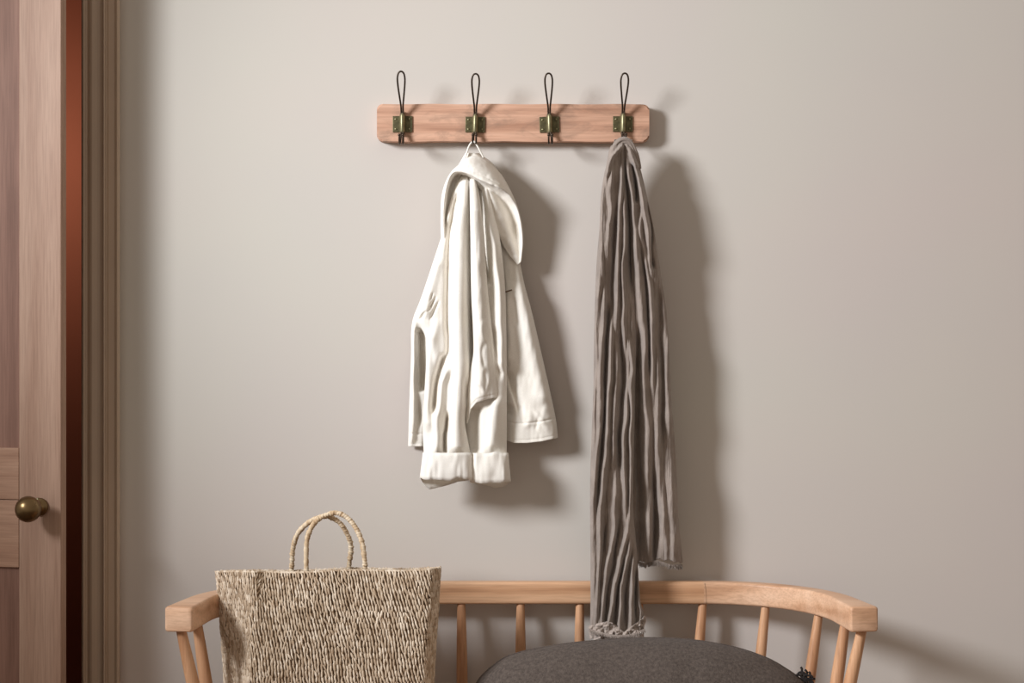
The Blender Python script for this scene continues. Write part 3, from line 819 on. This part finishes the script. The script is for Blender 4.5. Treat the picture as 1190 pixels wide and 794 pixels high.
# ------------------------------------------------------------------ woven bag
bag=empty('basket_bag',(cx(381,-.2),-.2,SEAT)); tag(bag,'woven seagrass tote bag with two rope handles on the left half of the bench','bag')
NL=64; NS=480
ZT=W(380,660,-.22)[2]; ZB=SEAT+.004
levels=[]
for i in range(NL):
    t=i/(NL-1); z=ZT+(ZB-ZT)*t                    # t 0 at rim
    yf=-.292-.065*t**.8; yb=-.212+.02*t**.7; py=660+134*t/.56
    def X(px,Y): return (px-PX0)*(Y-CAMY)/F
    s=min(1,t*1.0)
    poly=[(X(250+14*t,yb-.008),yb-.008),(X(274+10*t,(yf+yb)/2-.006),(yf+yb)/2-.006),(X(297-14*s,yf),yf),(X(308,yf+.020*(1-t)**3),yf+.020*(1-t)**3),(X(330,yf+.012*(1-t)**3),yf+.012*(1-t)**3),(X(356,yf-.006*s-.002),yf-.006*s-.002),(X(400,yf-.012*s),yf-.012*s),(X(460,yf-.006*s),yf-.006*s),
          (X(501-13*t,yf+.004),yf+.004),(X(511-15*t,(yf+yb)/2+.004),(yf+yb)/2+.004),(X(511-14*t,yb),yb),(X(440,yb+.004),yb+.004),(X(345,yb+.004),yb+.004)]
    Pp=np.array(poly+[poly[0]]); seg=np.linalg.norm(np.diff(Pp,axis=0),axis=1); cs=np.concatenate([[0],np.cumsum(seg)])
    u=np.linspace(0,cs[-1],NS,endpoint=False); R2=np.stack([np.interp(u,cs,Pp[:,0]),np.interp(u,cs,Pp[:,1])],-1)
    for _ in range(int(8+120*t)): R2=.5*R2+.25*(np.roll(R2,1,0)+np.roll(R2,-1,0))
    # rim height: back rim sits a little lower than the front, right corner slightly higher
    fr=np.clip((yb-R2[:,1])/(yb-yf),0,1)
    xr=(R2[:,0]-R2[:,0].min())/(np.ptp(R2[:,0]))
    zz=z+(1-t)*(-.0085*(1-fr)+.0075*xr-.001 + .0015*np.sin(xr*13))
    R3=np.stack([R2[:,0],R2[:,1]+.003*np.sin(xr*11+t*5)*s,zz],-1)
    levels.append(R3)
LV=np.array(levels)
def bagp(s,t):
    a=(s%1)*NS; i=int(a)%NS; fa=a-int(a); b=t*(NL-1); j=min(NL-2,max(0,int(b))); fb=b-j
    i2=(i+1)%NS
    return (LV[j,i]*(1-fa)+LV[j,i2]*fa)*(1-fb)+(LV[j+1,i]*(1-fa)+LV[j+1,i2]*fa)*fb
cent=LV.mean(axis=(0,1))
per=np.linalg.norm(np.diff(LV[0],axis=0),axis=1).sum()
# ellipsoid template
nt_,nl_=6,6
tmpl=[]
for j in range(nl_+1):
    a=math.pi*j/nl_
    for k in range(nt_):
        b=2*math.pi*k/nt_; tmpl.append((math.sin(a)*math.cos(b),math.sin(a)*math.sin(b),math.cos(a)))
tmpl=np.array(tmpl); tf=grid_faces(nt_,nl_+1,True)
pitch=.0061; rows=37; rh=1/ (rows)
nst=int(per/pitch)
VV=[];FF=[];base=0
for r in range(rows):
    for k in range(nst):
        s=(k+.5*(r%2)+RNG.uniform(-.13,.13)+.35*math.sin(r*.45+k*.05))/nst; t=min(.999,max(.001,(r+.5+RNG.uniform(-.12,.12))*rh*.995))
        p=bagp(s,t); q=bagp(s+.002,t); up=bagp(s,max(0,t-.02))-bagp(s,min(1,t+.02)); up/=np.linalg.norm(up)
        T=q-p; T/=np.linalg.norm(T); nn=np.cross(T,up); nn/=np.linalg.norm(nn)
        if nn.dot(p-cent)<0: nn=-nn
        lean=RNG.normal(.26,.14)
        ax=up*math.cos(lean)-T*math.sin(lean)*(-1 if nn[1]<0 else 1)*-1; side=np.cross(nn,ax)
        L=.0088*RNG.uniform(.85,1.2); w=.0025*RNG.uniform(.75,1.15); th=.0026*RNG.uniform(.8,1.25)
        c=p+nn*RNG.uniform(.0002,.0016)
        VV.append(c+np.outer(tmpl[:,0]*w,side)+np.outer(tmpl[:,1]*th,nn)+np.outer(tmpl[:,2]*L,ax))
        FF.append([tuple(i+base for i in f) for f in tf]); base+=len(tmpl)
V=np.vstack(VV); Fc=[f for ff in FF for f in ff]
o=mesh_obj('woven_body',V,Fc,M['straw'],bag); parent_keep(o,bag)
# inner lining surface behind the stitches, with bottom
ins=LV.copy()
for j in range(NL):
    c=ins[j].mean(axis=0); d=ins[j]-c; d/=np.linalg.norm(d,axis=1)[:,None]; ins[j]=ins[j]-d*.0012*np.array([1,1,0])
ins[:,:,2]-=.002
V=ins[:,::2].reshape(-1,3); n2=NS//2; Fc=grid_faces(n2,NL,True); Fc.append(tuple((NL-1)*n2+k for k in range(n2)))
o=mesh_obj('core',V,Fc,M['strawdark'],bag); parent_keep(o,bag)
md=o.modifiers.new('thickness','SOLIDIFY'); md.thickness=.002
# braided rim
g=Geo(); rim=np.vstack([LV[0],LV[0][:1]])[::2]; rim=np.vstack([rim,rim[:1]])
V,Fc=tube_geo(rim,.0024,8,False,lambda s,a:1+.35*math.sin(2*a+s*900)); g.add(V,Fc); o=g.build('rim',M['straw'],bag); parent_keep(o,bag)
wrap=lambda s,a:1+.09*math.sin(s*1150+a)+.07*math.sin(s*530+2*a)
for pts in ([(338.5,668,-.168),(339.3,655,-.170),(340.5,638,-.174),(345.5,621.5,-.182),(356,609.5,-.192),(368,602.5,-.198),(381,600.5,-.200),(395,608,-.196),(404.5,623,-.186),(408,637,-.177),(406,655,-.170),(405.5,668,-.168)],
            [(357.5,671,-.226),(356,661,-.227),(356.5,630,-.224),(361.5,614,-.219),(369,604.5,-.215),(378.5,599,-.212),(391,596.3,-.211),(403,601.5,-.214),(413,613,-.218),(420.5,630,-.223),(423.8,652,-.228),(424.5,662,-.226)]):
    pts=[(a_,b_,c_-.048) for a_,b_,c_ in pts]
    P=catmull([W(x,y,Y) for x,y,Y in pts],22); n=len(P)
    rad=.0051*(1+.12*vnoise(np.arange(n)/4.0,np.zeros(n),7))
    V,Fc=tube_geo(P,rad,16,True,wrap); g=Geo(); g.add(V,Fc); o=g.build('handle',M['rope'],bag); parent_keep(o,bag)

# ------------------------------------------------------------------ light
w=bpy.data.worlds.new('world'); bpy.context.scene.world=w; w.use_nodes=True
bg=w.node_tree.nodes['Background']; bg.inputs[0].default_value=(1.0,.88,.76,1); bg.inputs[1].default_value=.43
def spot(name, loc, target, energy, cone, blend, radius, col):
    l=bpy.data.lights.new(name,'SPOT'); l.energy=energy; l.spot_size=math.radians(cone); l.spot_blend=blend; l.shadow_soft_size=radius; l.color=col
    o=bpy.data.objects.new(name,l); o.location=loc; d=Vector(target)-Vector(loc); o.rotation_euler=d.to_track_quat('-Z','Y').to_euler(); return link(o)
spot('key_light',(-2.6,-2.1,2.5),(1.85,0,1.15),740,66,1.0,.42,(.935,.962,1.0))
l=bpy.data.lights.new('hall_light','AREA'); l.energy=2.6; l.size=.25; l.color=(1,.78,.6)
o=bpy.data.objects.new('hall_light',l); o.location=(-1.58,.98,1.92); o.rotation_euler=Euler((math.radians(90),0,0)); link(o)

# ------------------------------------------------------------------ camera
cam=bpy.data.cameras.new('camera'); cam.lens=F/1190*36; cam.sensor_width=36; cam.sensor_fit='HORIZONTAL'
co=bpy.data.objects.new('camera',cam); co.location=(0,CAMY,CAMZ); co.rotation_euler=(math.pi/2,0,0); link(co)
S=bpy.context.scene; S.camera=co
S.view_settings.view_transform='Standard'; S.view_settings.look='None'; S.view_settings.gamma=1; S.view_settings.use_curve_mapping=False
S.view_settings.exposure=0
